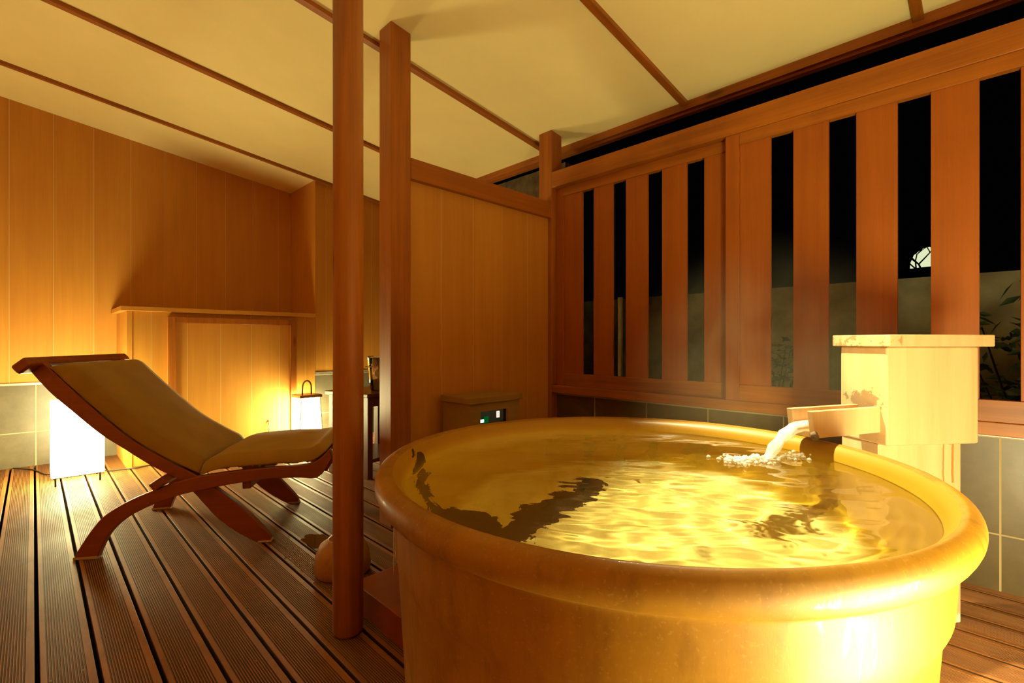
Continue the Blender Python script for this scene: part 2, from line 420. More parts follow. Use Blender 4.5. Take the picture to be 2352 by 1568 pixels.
# boarded walls (top follows the ceiling)
def wall_along_x(name, u0, u1, v, th, z0, mat):
    bm = bmesh.new()
    prism(bm, [(u0, z0), (u1, z0), (u1, zc(u1) + 0.01), (u0, zc(u0) + 0.01)], v, v + th, xz)
    return struct(link(name, bm, mat))
wall_along_x('wall_left', UMIN, NU, WV, 0.05, 0.60, M['wall_x'])
wall_along_x('wall_far', NU, 3.0, NV, 0.63, 0.62, M['wall_x'])
bm = bmesh.new(); add_box(bm, UMIN, 0.47, WV - 0.004, WV + 0.05, -0.12, 0.588)
struct(link('wall_left_tile', bm, M['tile_x']))
bm = bmesh.new(); add_box(bm, NU, 3.0, NV + 0.006, NV + 0.05, -0.12, 0.602)
struct(link('wall_far_tile', bm, M['tile_x']))
bm = bmesh.new(); add_box(bm, UMIN, 0.47, WV - 0.012, WV + 0.02, 0.586, 0.602)
struct(link('trim_8', bm, M['tiletrim']))
bm = bmesh.new(); add_box(bm, NU, 3.0, NV - 0.008, NV + 0.02, 0.604, 0.622)
struct(link('trim_9', bm, M['tiletrim']))
bm = bmesh.new(); add_box(bm, FT, FT + 0.05, VMIN, GV + 0.1, -0.12, 0.56)
struct(link('wall_fence_tile', bm, M['tile_y']))
bm = bmesh.new(); add_box(bm, FT - 0.006, FT + 0.02, VMIN, GV, 0.556, 0.565)
struct(link('trim_10', bm, M['tiletrim']))
bm = bmesh.new(); add_box(bm, UMIN - 0.05, UMIN, VMIN, WV, -0.12, 2.78)
struct(link('wall_house', bm, M['wall_y']))
bm = bmesh.new()
prism(bm, [(UMIN, -0.12), (FT, -0.12), (FT, zc(FT) + .01), (UMIN, zc(UMIN) + 0.01)], VMIN - 0.05, VMIN, xz)
struct(link('wall_right', bm, M['wall_x']))

# ---------------------------------------------------------------- fence
def t_slab(name, label, cat, mat, *b, bevel=0.004):
    o = box(name, *b, mat, bevel=bevel); return tag(o, label, cat)
t_slab('fence_beam', 'long reddish head beam running above both slatted screens', 'beam', M['red_y'], U0, U0 + 0.10, VMIN, GV, 1.907, 2.012)
t_slab('fence_sill', 'long reddish sill under the slatted screens, on top of the grey tiles', 'sill', M['red_y'], U0, U0 + 0.12, VMIN, GV - 0.002, 0.565, 0.614)

def screen(loc, label, v0, v1, gaps, z0, z1, first_stile, end_stile, th=0.034):
    """sash lying along Y at loc.x; gaps are (low, high) openings in Y"""
    t = thing('sliding_screen', loc, label, 'screen', 'slatted sliding screens of the fence')
    g0, g1 = 0.692, 1.85
    L = lambda y: y - loc[1]
    box('stile', 0, th, L(v1) - first_stile, L(v1), z0, z1, M['slat'], t, 0.002)
    box('stile', 0, th, L(v0), L(v0) + end_stile, z0, z1, M['slat'], t, 0.002)
    box('bottom_rail', 0.0, th, L(v0) + end_stile, L(v1) - first_stile, z0, g0, M['red_y'], t, 0.002)
    box('top_rail', 0.0, th, L(v0) + end_stile, L(v1) - first_stile, g1, z1, M['red_y'], t, 0.002)
    hi = v1 - first_stile
    for a, b in gaps:      # ordered from high Y to low Y
        if hi - b > 0.01: box('slat', 0.006, 0.022, L(b), L(hi), g0 - 0.004, g1 + 0.004, M['slat'], t, 0.0015)
        hi = a
    if hi - (v0 + end_stile) > 0.01: box('slat', 0.006, 0.022, L(v0) + end_stile, L(hi), g0 - 0.004, g1 + 0.004, M['slat'], t, 0.0015)
    return t
k2 = 1.019
screen((2.452, 0.87, 0), 'slatted sliding screen beside the corner post, set further back and in dimmer light', 0.87, 2.038,
       [(1.71 * k2, 1.795 * k2), (1.486 * k2, 1.574 * k2), (1.262 * k2, 1.348 * k2), (1.031 * k2, 1.123 * k2)], 0.614, 1.907, 0.06, 0.05)
screen((2.412, -0.62, 0), 'nearer slatted sliding screen, brightly lit, rising behind the pale spout box', -0.62, 0.925,
       [(0.629, 0.722), (0.396, 0.493), (0.162, 0.261), (-0.073, 0.029), (-0.305, -0.205)], 0.614, 1.907, 0.066, 0.05)
screen((2.452, -1.69, 0), 'slatted sliding screen at the far right end of the fence beyond the spout box', -1.69, -0.58,
       [(-0.9, -0.81), (-1.13, -1.04), (-1.36, -1.27)], 0.614, 1.907, 0.06, 0.05)

# posts
def post_top(name, label, u0, u1, v0, v1, mat):
    bm = bmesh.new()
    vs = add_box(bm, u0, u1, v0, v1, 0.0, 1.0)
    for v in vs:
        if v.co.z > 0.5: v.co.z = zc(v.co.x) - 0.001
    return tag(link(name, bm, mat, bevel=0.004), label, 'post')
post_top('square_post', 'tall square reddish post at the near end of the boarded partition', 1.217, 1.329, GV, GV + 0.11, M['red_v'])
post_top('square_post', 'square reddish corner post where the boarded partition meets the fence', U0 + 0.001, 2.512, GV, GV + 0.11, M['red_v'])
bm = bmesh.new()
pr = 0.0455
lathe(bm, [(0, 0.0), (pr * 0.93, 0.0), (pr, 0.01), (pr * 1.0, 0.6), (pr * 0.985, 1.3), (pr, zc(0.691) - 0.006), (0, zc(0.691) - 0.006)], 0.691, 1.411, 40)
for v in bm.verts:
    if 0.02 < v.co.z < 2.4:
        d = Vector((v.co.x - 0.691, v.co.y - 1.411, 0)); v.co += d.normalized() * 0.0015 * math.sin(v.co.z * 9 + d.x * 40)
tag(link('round_post', bm, M['red_v'], smooth=True), 'round reddish log post standing on the deck in front of the tub', 'post')

# partition
pt = thing('partition', (1.33, GV, 0), 'half-height partition of honey boards with a red top rail, between two posts', 'partition')
box('top_rail', 0.0, U0 - 1.33, 0.0, 0.075, 1.71, 1.815, M['red_x'], pt, 0.003)
o = box('board_panel', 0.0, U0 - 1.33, 0.03, 0.055, 0.001, 1.71, M['wall_x2'], pt)

# cabinet built against the far wall
cb = thing('wall_cabinet', (0.47, NV, 0), 'honey boarded built-in cabinet with a framed door behind the lounger', 'cabinet')
CW = NU - 0.47
box('cabinet_body', 0.0, CW - 0.002, 0.0, WV - NV - 0.002, 0.001, 1.118, M['wall_x3'], cb, 0.002)
box('lid', -0.035, CW - 0.002, -0.022, WV - NV - 0.002, 1.118, 1.152, M['honey'], cb, 0.003)
d = box('door', 0.285, 1.115, -0.012, 0.0, 0.06, 1.04, M['wall_x3'], cb, 0.002)
bm = bmesh.new()
add_box(bm, 0.235, 0.285, -0.03, 0.0, 0.01, 1.085); add_box(bm, 1.115, 1.165, -0.03, 0.0, 0.01, 1.085)
add_box(bm, 0.285, 1.115, -0.03, 0.0, 1.04, 1.085); add_box(bm, 0.285, 1.115, -0.03, 0.0, 0.01, 0.06)
tag(link('door_frame', bm, M['red_v'], cb, bevel=0.002), 'reddish door frame')
bm = bmesh.new()
tube(bm, [Vector((0.937, -0.012 - 0.028 * math.sin(math.pi * i / 10), 0.235 - 0.13 * i / 10)) for i in range(11)], 0.006, 8)
tag(link('handle', bm, M['brass'], d, smooth=True), 'thin brass pull handle')
box('corner_strip', 0.0, 0.03, -0.006, 0.0, 0.001, 1.118, M['wall_x3'], cb)

# ---------------------------------------------------------------- ceramic bath
TC = W(0.325, 1.268)
tb = thing('bathtub', (TC.x, TC.y, 0), 'big round ochre-glazed ceramic bathtub with a thick rolled rim, full of water', 'bathtub')
RT = 0.655; ZR = 0.605
outer = smooth_pts([(0.57, 0.004), (0.586, 0.02), (0.598, 0.2), (0.610, 0.38), (0.617, 0.48), (0.620, 0.520), (0.628, 0.534), (0.648, 0.540), (0.661, 0.556), (0.664, 0.575), (0.658, 0.591), (0.645, 0.600), (0.632, 0.603), (0.620, 0.599)], 3)
inner = smooth_pts([(0.620, 0.599), (0.607, 0.588), (0.596, 0.565), (0.588, 0.50), (0.583, 0.40), (0.572, 0.28), (0.55, 0.19), (0.50, 0.135), (0.40, 0.115), (0.2, 0.11), (0.0001, 0.11)], 3)
INS = W(0.0, -0.018)   # the hollow sits a touch nearer the front of the hand-thrown rim
def shift_in(bm):
    for v in bm.verts:
        r = math.hypot(v.co.x, v.co.y)
        k = 1.0 if r < 0.612 else max(0.0, (0.66 - r) / 0.048)
        if v.co.z > 0.4: v.co.x += INS.x * k; v.co.y += INS.y * k
def wob(bm):
    for v in bm.verts:
        n = noise.noise(Vector((v.co.x * 2.2, v.co.y * 2.2, v.co.z * 2))) * 0.003
        r = math.hypot(v.co.x, v.co.y)
        if r > 0.3: v.co.x *= 1 + n / r; v.co.y *= 1 + n / r
bm = bmesh.new(); lathe(bm, [(0.0, 0.004)] + [(p.x, p.y) for p in outer], n=128); shift_in(bm); wob(bm)
shell = link('shell', bm, M['glaze'], tb, smooth=True)
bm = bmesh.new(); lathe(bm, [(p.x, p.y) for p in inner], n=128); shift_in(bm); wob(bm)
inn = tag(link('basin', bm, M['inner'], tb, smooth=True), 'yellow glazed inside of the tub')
# the dark patches on the inside are part of the basin material
def flatwater(x, y):
    """water height field about the tub centre"""
    z = 0.562
    a_ = (x + y) * 0.7071; b_ = (x - y) * 0.7071
    n = noise.noise(Vector((a_ * 7, b_ * 3.4, 0.3))) * 0.0042 + noise.noise(Vector((a_ * 17 + b_ * 3, b_ * 8, 1.7))) * 0.0019 + noise.noise(Vector((a_ * 42, b_ * 20 + a_ * 6, 3.1))) * 0.0007
    sp = SPL; d = math.hypot(x - sp[0], y - sp[1])
    n += 0.0016 * math.exp(-d * 5) * math.sin(d * 80)
    n *= min(1.0, max(0.0, (0.60 - math.hypot(x, y)) / 0.05))
    return z + n
land = W(0.728, 1.372); SPL = (land.x - TC.x, land.y - TC.y)
bm = bmesh.new(); NR, NA = 110, 260
rows = [[bm.verts.new((0, 0, flatwater(0, 0)))]]
for i in range(1, NR + 1):
    r = 0.602 * i / NR
    rows.append([bm.verts.new((r * math.cos(2 * math.pi * k / NA), r * math.sin(2 * math.pi * k / NA), flatwater(r * math.cos(2 * math.pi * k / NA), r * math.sin(2 * math.pi * k / NA)))) for k in range(NA)])
for k in range(NA): bm.faces.new((rows[0][0], rows[1][k], rows[1][(k + 1) % NA]))
for i in range(1, NR):
    for k in range(NA): bm.faces.new((rows[i][k], rows[i + 1][k], rows[i + 1][(k + 1) % NA], rows[i][(k + 1) % NA]))
wt = link('bath_water', bm, M['water'], None, smooth=True)
wt.location = (TC.x + INS.x, TC.y + INS.y, 0)
tag(wt, 'clear rippling hot water filling the round ceramic tub', 'water')

# ---------------------------------------------------------------- spout box
A1 = R(83)
BP = W(1.143, 1.46)
# local X = along the front face, Y = away from the camera
d1 = W(math.sin(A1), math.cos(A1)); rzb = math.atan2(d1.y, d1.x)
sb = thing('spout_box', (BP.x, BP.y, 0), 'pale wooden water-inlet box on a post behind the tub, with rust-brown drips', 'water box', rz=rzb)
BW, BD = 0.322, 0.168
def stained(name, light, dark, boxy):
    t = NT(name); co = t.coord(); sep = t.n('ShaderNodeSeparateXYZ', ins={0: co})
    g = t.noise(co, (22, 22, 1.2), 1.0, 6, 0.6, 0.5)
    c = t.ramp(g, [(0.25, c4(light)), (0.75, c4(dark))])
    X, Y, Z = sep.outputs
    n1 = t.noise(co, (1, 1, 1), 48, 6, 0.75)
    if boxy == 'upper':
        # lime crust round the spout opening on the left face
        dy = t.math('SUBTRACT', Y, 0.085); dz = t.math('SUBTRACT', Z, 0.705)
        dd = t.math('SQRT', t.math('ADD', t.math('POWER', t.math('MULTIPLY', dy, 0.9), 2.0), t.math('POWER', t.math('MULTIPLY', dz, 1.5), 2.0)))
        dd = t.math('ADD', dd, t.math('MULTIPLY', t.math('SUBTRACT', n1, 0.5), 0.20))
        near = t.math('LESS_THAN', X, 0.012)
        f = t.math('MULTIPLY', t.math('MULTIPLY', t.math('LESS_THAN', dd, 0.055), near), 0.75)
        c = t.mix(f, c, (0.16, 0.09, 0.035, 1))
        sm = t.math('MULTIPLY', t.math('MULTIPLY', t.math('GREATER_THAN', n1, 0.6), near), 0.35)
        c = t.mix(sm, c, (0.45, 0.27, 0.1, 1))
    if boxy == 'lid':
        near = t.math('LESS_THAN', X, 0.03)
        n2 = t.noise(co, (1, 1, 1), 11, 4, 0.6)
        f = t.math('MULTIPLY', t.math('MULTIPLY', t.math('GREATER_THAN', t.math('ADD', t.math('MULTIPLY', n2, 0.6), t.math('MULTIPLY', n1, 0.4)), 0.53), near), 0.75)
        c = t.mix(f, c, (0.28, 0.14, 0.04, 1))
    if boxy == 'lower':
        wob_ = t.math('MULTIPLY', t.math('SUBTRACT', t.noise(co, (1, 1, 9), 1.0, 3), 0.5), 0.02)
        xx = t.math('ADD', X, wob_)
        def drip(xc, w, zb):
            a = t.math('LESS_THAN', t.math('ABSOLUTE', t.math('SUBTRACT', xx, xc)), w)
            return t.math('MULTIPLY', a, t.math('GREATER_THAN', Z, zb))
        top = t.math('GREATER_THAN', t.math('ADD', Z, t.math('MULTIPLY', t.math('SUBTRACT', n1, 0.5), 0.03)), 0.574)
        top = t.math('MULTIPLY', top, t.math('GREATER_THAN', X, 0.215))
        f = t.math('MAXIMUM', top, t.math('MAXIMUM', drip(0.235, 0.0025, 0.43), drip(0.268, 0.004, 0.45)))
        c = t.mix(t.math('MULTIPLY', f, 0.85), c, (0.36, 0.13, 0.02, 1))
        foot = t.math('LESS_THAN', t.math('ADD', Z, t.math('MULTIPLY', n1, 0.06)), 0.06)
        c = t.mix(t.math('MULTIPLY', foot, 0.7), c, (0.75, 0.7, 0.6, 1))
    bp = t.n('ShaderNodeBump', ins={'Strength': 0.15, 'Distance': 0.003, 'Height': g})
    return t.fin(t.n('ShaderNodeBsdfPrincipled', ins={'Base Color': c, 'Roughness': 0.55, 'Normal': bp.outputs[0]}).outputs[0])
PL, PD = (0.68, 0.45, 0.23), (0.57, 0.33, 0.14)
box('lower_post', 0.005, BW - 0.022, 0.035, BD + 0.01, 0.001, 0.58, stained('hinoki_lower', PL, PD, 'lower'), sb, 0.004)
box('upper_box', 0, BW, 0, BD + 0.01, 0.58, 0.884, stained('hinoki_upper', PL, PD, 'upper'), sb, 0.007)
box('lid', -0.012, BW + 0.03, -0.022, BD + 0.03, 0.884, 0.921, stained('hinoki_lid', (0.60, 0.41, 0.22), (0.5, 0.31, 0.13), 'lid'), sb, 0.003)
# trough
ST = W(0.869, 1.385)
A2 = R(70); d2 = W(math.sin(A2), math.cos(A2)); rzs = math.atan2(d2.y, d2.x)
inv = (Matrix.Translation(BP) @ Matrix.Rotation(rzb, 4, 'Z')).inverted()
mt = inv @ Matrix.Translation(ST) @ Matrix.Rotation(rzs, 4, 'Z')
bm = bmesh.new()
TL = 0.292
def slant(bm, y0, y1, z0, z1, l0=0.0, cut=0.012):
    vs = add_box(bm, l0, TL, y0, y1, z0, z1)
    for v in vs:
        if v.co.x < l0 + 1e-6 and v.co.z < (z0 + z1) / 2: v.co.x += cut
        v.co = mt @ v.co
slant(bm, 0.0, 0.018, 0.618, 0.697); slant(bm, 0.068, 0.086, 0.618, 0.697)
vs = add_box(bm, 0.012, TL, 0.018, 0.068, 0.618, 0.636)
for v in vs: v.co = mt @ v.co
sp_o = link('spout', bm, stained('hinoki_spout', PL, (0.52, 0.31, 0.11), None), sb, bevel=0.002)
# limescale knob at the lip
bm = bmesh.new()
bmesh.ops.create_icosphere(bm, subdivisions=3, radius=0.011)
for v in bm.verts: v.co *= 1 + 0.35 * noise.noise(v.co * 120); v.co.z *= 1.2; v.co = mt @ (v.co + Vector((0.012, 0.003, 0.626)))
tag(link('lime_deposit', bm, plain('lime_deposit', (0.12, 0.07, 0.03), 0.8, 0, 0.6, 60), sb, smooth=True), 'dark crust of lime at the mouth of the spout')

# water stream and splash
bm = bmesh.new(); pts = []; rad = []
fd = -d2.normalized(); lip = mt and Matrix.Translation(ST) @ Matrix.Rotation(rzs, 4, 'Z')
p0 = (Matrix.Translation(ST) @ Matrix.Rotation(rzs, 4, 'Z')) @ Vector((0.10, 0.043, 0.648))
for i in range(5): pts.append(p0 + fd * (0.1 * i / 4)); rad.append(0.024)
v0 = 0.95; p1 = pts[-1].copy(); T = 0.15
for i in range(1, 17):
    t_ = T * i / 16
    pts.append(p1 + fd * v0 * t_ - Vector((0, 0, 0.5 * 9.8 * t_ * t_ * 0.83 + 0.02*i/16)))
    rad.append(0.024 - 0.010 * i / 16 + 0.0025 * math.sin(i * 1.3))
n_ = 18; rings = []
for i, p in enumerate(pts):
    dirn = (pts[min(i + 1, len(pts) - 1)] - pts[max(i - 1, 0)]).normalized()
    s = dirn.cross(Vector((0, 0, 1))).normalized(); u = s.cross(dirn).normalized()
    ring = []
    for k in range(n_):
        a = 2 * math.pi * k / n_
        wv = 1 + 0.22 * noise.noise(Vector((k * 0.9 if k < n_ / 2 else (n_ - k) * 0.9, i * 0.35, 2.0)))
        ring.append(bm.verts.new(p + s * rad[i] * math.cos(a) * wv + u * min(rad[i] * 0.75, 0.0145) * math.sin(a) * wv))
    rings.append(ring)
for a, b in zip(rings, rings[1:]):
    for k in range(n_): bm.faces.new((a[k], a[(k + 1) % n_], b[(k + 1) % n_], b[k]))
bm.faces.new(rings[0][::-1]); bm.faces.new(rings[-1])
st = link('water_stream', bm, M['stream'], None, smooth=True)
tag(st, 'thin stream of hot water pouring from the wooden spout into the tub', 'water')
bm = bmesh.new()
def blob(bm, p, r, sub=1):
    g = bmesh.ops.create_icosphere(bm, subdivisions=sub, radius=r, matrix=Matrix.Translation(p))
end = pts[-1]
for i in range(330):
    a = random.uniform(0, 2 * math.pi); q = random.random()
    rr = abs(random.gauss(0, 0.035))
    if i < 150: c = end + fd * random.uniform(0.0, 0.075) + Vector((math.cos(a), math.sin(a), 0)) * rr
    elif i < 250: c = end + fd * 0.10 + Vector((fd.y, -fd.x, 0)) * random.uniform(-0.03, 0.04) + Vector((math.cos(a), math.sin(a), 0)) * abs(random.gauss(0, 0.02))
    else: c = end - fd * random.uniform(0, 0.16) + W(0, -0.02 * random.random()) + Vector((math.cos(a), math.sin(a), 0)) * rr * 0.7
    z = flatwater(c.x - TC.x, c.y - TC.y)
    if math.hypot(c.x - TC.x, c.y - TC.y) > 0.58: continue
    blob(bm, Vector((c.x, c.y, z + abs(random.gauss(0, 0.005)) * max(0.0, 1 - rr / 0.05))), random.choice((0.0014, 0.002, 0.003, 0.0045, 0.0055, 0.0075)))
fo = link('splash_foam', bm, M['foam'], None, smooth=True)
tag(fo, 'white bubbles and splash where the stream hits the bath water', 'splash', kind='stuff')
# overflow running off the rim
def overflow(name, label, ang, specs):
    bm = bmesh.new()
    for da, z0, z1, r in specs:
        a = ang + da; n = 10; P = []; RR = []
        for i in range(n):
            z = z0 + (z1 - z0) * i / (n - 1)
            P.append((TC.x + 0.658 * math.cos(a), TC.y + 0.658 * math.sin(a), z)); RR.append(r * (0.6 + 0.6 * random.random()) * (0.5 if i in (0, n - 1) else 1))
        tube(bm, P, RR, 6)
    return tag(link(name, bm, M['stream'], None, smooth=True), label, 'water')
la = math.atan2(W(-1, 0.13).y, W(-1, 0.13).x)
overflow('overflow_water', 'thin strands of water dripping off the left edge of the tub rim', la - 0.02,
         [(-0.03, 0.545, 0.30, 0.0012), (0.0, 0.54, 0.33, 0.001), (0.03, 0.545, 0.27, 0.0022), (0.05, 0.54, 0.25, 0.0014), (0.015, 0.45, 0.27, 0.001)])

# step beside the tub
bm = bmesh.new()
poly = [(0.762, 1.52), (0.762, 1.19)]
for i in range(9):
    x = 0.80 + i * 0.07; r2 = 0.645
    poly.append((x, TC.y + math.sqrt(r2 * r2 - (x - TC.x) ** 2)))
poly.append((1.36, 1.52))
prism(bm, poly[::-1], 0.001, 0.092, lambda a, b, h: (a, b, h))
tag(link('bath_step', bm, M['teak'], bevel=0.004), 'low reddish wooden step tucked between the round post and the tub', 'step')
# bath stool
bm = bmesh.new()
lathe(bm, [(0, 0.0), (0.098, 0.0), (0.104, 0.008), (0.106, 0.03), (0.100, 0.075), (0.085, 0.108), (0.06, 0.124), (0.055, 0.130), (0.05, 0.130), (0.046, 0.124), (0.0, 0.122)], n=48)
o = link('wash_bowl', bm, M['bucketwood'], smooth=True); o.location = (0.86, 1.80, 0)
tag(o, 'round brown wash bowl turned upside down on the deck, half hidden behind the round post', 'bowl')

# ---------------------------------------------------------------- lounger
LA = (0.151, 2.643); le = math.atan2(-0.5515, 0.8341)
lg = thing('lounger', (LA[0], LA[1], 0), 'folding reddish wooden lounger with mustard cushions on the deck', 'lounger', rz=le)
A_top = [(-0.042, 0.0), (-0.035, 0.023), (-0.017, 0.055), (0.019, 0.114), (0.066, 0.173), (0.145, 0.225), (0.237, 0.265), (0.332, 0.297), (0.427, 0.319), (0.559, 0.333), (0.692, 0.341), (0.831, 0.345), (0.90, 0.362), (0.958, 0.415)]
A_bot = [(0.044, 0.0), (0.055, 0.035), (0.089, 0.103), (0.151, 0.160), (0.237, 0.205), (0.332, 0.239), (0.427, 0.259), (0.559, 0.279), (0.692, 0.292), (0.831, 0.291), (0.893, 0.283), (0.930, 0.310), (0.966, 0.375)]
B_low = [(-0.225, 0.79), (-0.147, 0.689), (-0.065, 0.606), (0.03, 0.513), (0.115, 0.448), (0.206, 0.379), (0.268, 0.338), (0.332, 0.300), (0.382, 0.249), (0.427, 0.190), (0.485, 0.120), (0.559, 0.055), (0.645, 0.0)]
B_up = [(-0.185, 0.83), (-0.1, 0.735), (-0.017, 0.645), (0.078, 0.548), (0.175, 0.462), (0.301, 0.376), (0.409, 0.310), (0.480, 0.250), (0.552, 0.190), (0.625, 0.115), (0.700, 0.022), (0.70, 0.0)]
def member(name, top, bot, y0, y1, n=40):
    T_ = resample(smooth_pts(top), n); B_ = resample(smooth_pts(bot), n)
    bm = bmesh.new()
    strip_prism(bm, [(p.x, max(p.y, 0)) for p in T_], [(p.x, max(p.y, 0)) for p in B_], y0, y1, lambda a, b, h: (a, h, b))
    return link(name, bm, M['teak'], lg, bevel=0.004)
for y0 in (0.0, 0.60):
    member('seat_rail', A_top, A_bot, y0, y0 + 0.034)
for y0 in (0.036, 0.562):
    member('back_rail', B_up, B_low, y0, y0 + 0.034)
def bar(name, s, z, w, h, y0, y1, ang=0.0, mat=None, bev=0.004):
    bm = bmesh.new(); add_box(bm, -w / 2, w / 2, y0, y1, -h / 2, h / 2, mtx=Matrix.Translation((s, 0, z)) @ Matrix.Rotation(ang, 4, 'Y'))
    return link(name, bm, mat or M['teak'], lg, bevel=bev)
bar('head_rail', -0.205, 0.803, 0.046, 0.064, -0.03, 0.66, R(50), bev=0.012)
bar('foot_rail', 0.945, 0.345, 0.028, 0.085, 0.034, 0.60, R(30), bev=0.006)
bar('cross_bar', 0.275, 0.302, 0.06, 0.035, -0.022, 0.655, R(-35))
bar('cross_bar', 0.60, 0.27, 0.035, 0.05, 0.034, 0.60, 0)
bk = Vector((0.409 + 0.1, 0, 0.318 - 0.735))
for i in range(7):
    t_ = 0.1 + i * 0.125
    P_ = resample(smooth_pts(B_up[:7]), 40); q = P_[int(t_ * 39)]; q2 = P_[min(int(t_ * 39) + 1, 39)]
    bar('slat', q.x - 0.018, q.y - 0.022, 0.05, 0.012, 0.07, 0.562, -math.atan2(q2.y - q.y, q2.x - q.x), bev=0.002)
for i in range(5):
    bar('slat', 0.50 + i * 0.095, 0.345 + 0.003 * i, 0.06, 0.012, 0.034, 0.60, 0, bev=0.002)
for y0 in (0.0, 0.60):
    box('foot_cap', -0.044, 0.046, y0 - 0.001, y0 + 0.035, 0.0, 0.012, M['rubber'], lg, 0.003)
for y0 in (0.036, 0.562):
    box('foot_cap', 0.645, 0.703, y0 - 0.001, y0 + 0.035, 0.0, 0.010, M['rubber'], lg, 0.003)

def cushion(name, path, th, y0, y1, bulge=0.012):
    """padded cushion lying on path (its underside) in the XZ plane"""
    P_ = resample(smooth_pts(path, 6), 44); ny = 22; bm = bmesh.new(); top = []; bot = []
    n = len(P_)
    for i, p in enumerate(P_):
        d = (P_[min(i + 1, n - 1)] - P_[max(i - 1, 0)]).normalized(); nr = Vector((-d.y, d.x, 0))
        if nr.y < 0: nr = -nr
        s = i / (n - 1); rt = []; rb = []
        for j in range(ny + 1):
            q = j / ny
            ex = min(s, 1 - s) * (n - 1) / 3.5; ey = min(q, 1 - q) * ny / 1.25
            prof = math.sqrt(max(0, 1 - (1 - min(ex, 1)) ** 2)) * math.sqrt(max(0, 1 - (1 - min(ey, 1)) ** 2))
            h = th * (0.12 + 0.88 * prof) + bulge * math.sin(math.pi * s) * math.sin(math.pi * q)
            h += 0.002 * noise.noise(Vector((s * 9, q * 5, th * 50)))
            y = y0 + (y1 - y0) * q
            inset = 0.012 * (1 - min(ex, 1))
            rt.append(bm.verts.new((p.x + nr.x * h, y, p.y + nr.y * h)))
            rb.append(bm.verts.new((p.x, y, p.y)))
        top.append(rt); bot.append(rb)
    for g, fl in ((top, False), (bot, True)):
        for i in range(n - 1):
            for j in range(ny):
                q = (g[i][j], g[i + 1][j], g[i + 1][j + 1], g[i][j + 1]); bm.faces.new(q[::-1] if fl else q)
    for i in range(n - 1):
        bm.faces.new((top[i][0], bot[i][0], bot[i + 1][0], top[i + 1][0])); bm.faces.new((top[i][ny], top[i + 1][ny], bot[i + 1][ny], bot[i][ny]))
    for j in range(ny):
        bm.faces.new((top[0][j], top[0][j + 1], bot[0][j + 1], bot[0][j])); bm.faces.new((top[n - 1][j], bot[n - 1][j], bot[n - 1][j + 1], top[n - 1][j + 1]))
    return link(name, bm, M['cushion'], lg, smooth=True)
off = 0.012
cushion('back_cushion', [(-0.145, 0.792), (-0.09, 0.732), (-0.01, 0.648), (0.085, 0.552), (0.18, 0.468), (0.305, 0.384), (0.415, 0.322)], 0.056, 0.036, 0.602, 0.010)
cushion('seat_cushion', [(0.425, 0.322), (0.50, 0.345), (0.60, 0.352), (0.72, 0.356), (0.84, 0.358), (0.90, 0.372), (0.945, 0.41)], 0.05, 0.012, 0.622, 0.012)

# ---------------------------------------------------------------- lamps
def box_lamp(loc, label, w=0.25, h0=0.056, h1=0.518, mat='paper'):
    t = thing('floor_lamp', loc, label, 'floor lamp')
    bm = bmesh.new(); add_box(bm, 0, w, 0, w, h0, h1)
    link('lamp_shade', bm, M[mat], t, bevel=0.003)
    bm = bmesh.new()
    for x in (0.02, w - 0.02):
        for y in (0.02, w - 0.02): tube(bm, [(x, y, 0.0), (x, y, h0 - 0.003)], 0.005, 8)
    for x in (0.02, w - 0.02): tube(bm, [(x, 0.015, h0 - 0.006), (x, w - 0.015, h0 - 0.006)], 0.004, 8)
    for y in (0.02, w - 0.02): tube(bm, [(0.015, y, h0 - 0.006), (w - 0.015, y, h0 - 0.006)], 0.004, 8)
    link('base_frame', bm, M['black'], t, smooth=False)
    return t
box_lamp((0.078, 4.075, 0), 'glowing white box-shaped floor lamp on the deck behind the lounger back')
l3 = W(0.92, 0.20)
box_lamp((l3.x, l3.y, 0), 'glowing white box-shaped floor lamp on the deck on the near side of the bathtub', mat='paper3')
hl = thing('handle_lantern', (1.565, 4.045, 0), 'tapered glowing lantern with an arched carrying handle beside the cabinet', 'lantern')
bm = bmesh.new()
prism(bm, [(0, 0)] and [(0.0, 0.0), (0.18, 0.0), (0.18, 0.18), (0.0, 0.18)], 0.03, 0.425, lambda a, b, h: (0.09 + (a - 0.09) * (1.08 - 0.22 * h / 0.425), 0.09 + (b - 0.09) * (1.08 - 0.22 * h / 0.425), h))
link('lamp_shade', bm, M['paper2'], hl)
bm = bmesh.new()
for a in (0, 0.18):
    for b in (0, 0.18):
        tube(bm, [(0.09 + (a - 0.09) * (1.10 - 0.22 * h / 0.425), 0.09 + (b - 0.09) * (1.10 - 0.22 * h / 0.425), h) for h in (0.0, 0.445)], 0.005, 6)
add_box(bm, -0.01, 0.19, -0.01, 0.19, 0.012, 0.03)
link('frame', bm, M['brass'], hl)
bm = bmesh.new(); add_box(bm, -0.004, 0.184, -0.004, 0.184, 0.427, 0.45)
link('top_cap', bm, M['brass'], hl, bevel=0.002)
bm = bmesh.new()
tube(bm, [(0.09 - 0.038 * math.cos(math.pi * i / 14), 0.09, 0.45 + (0.055 if 0 < i < 14 else 0) + 0.06 * math.sin(math.pi * i / 14)) for i in range(15)], 0.007, 8)
link('handle', bm, M['brass'], hl, smooth=True)
bm = bmesh.new()
tube(bm, smooth_pts([(-0.1, 4.88, 0.006), (0.0, 4.72, 0.006), (0.06, 4.50, 0.006), (0.13, 4.335, 0.03)]), 0.004, 6)
tag(link('lamp_cable', bm, M['cable'], smooth=True), 'thin black cable on the deck running left from the box lamp', 'cable')
bm = bmesh.new()
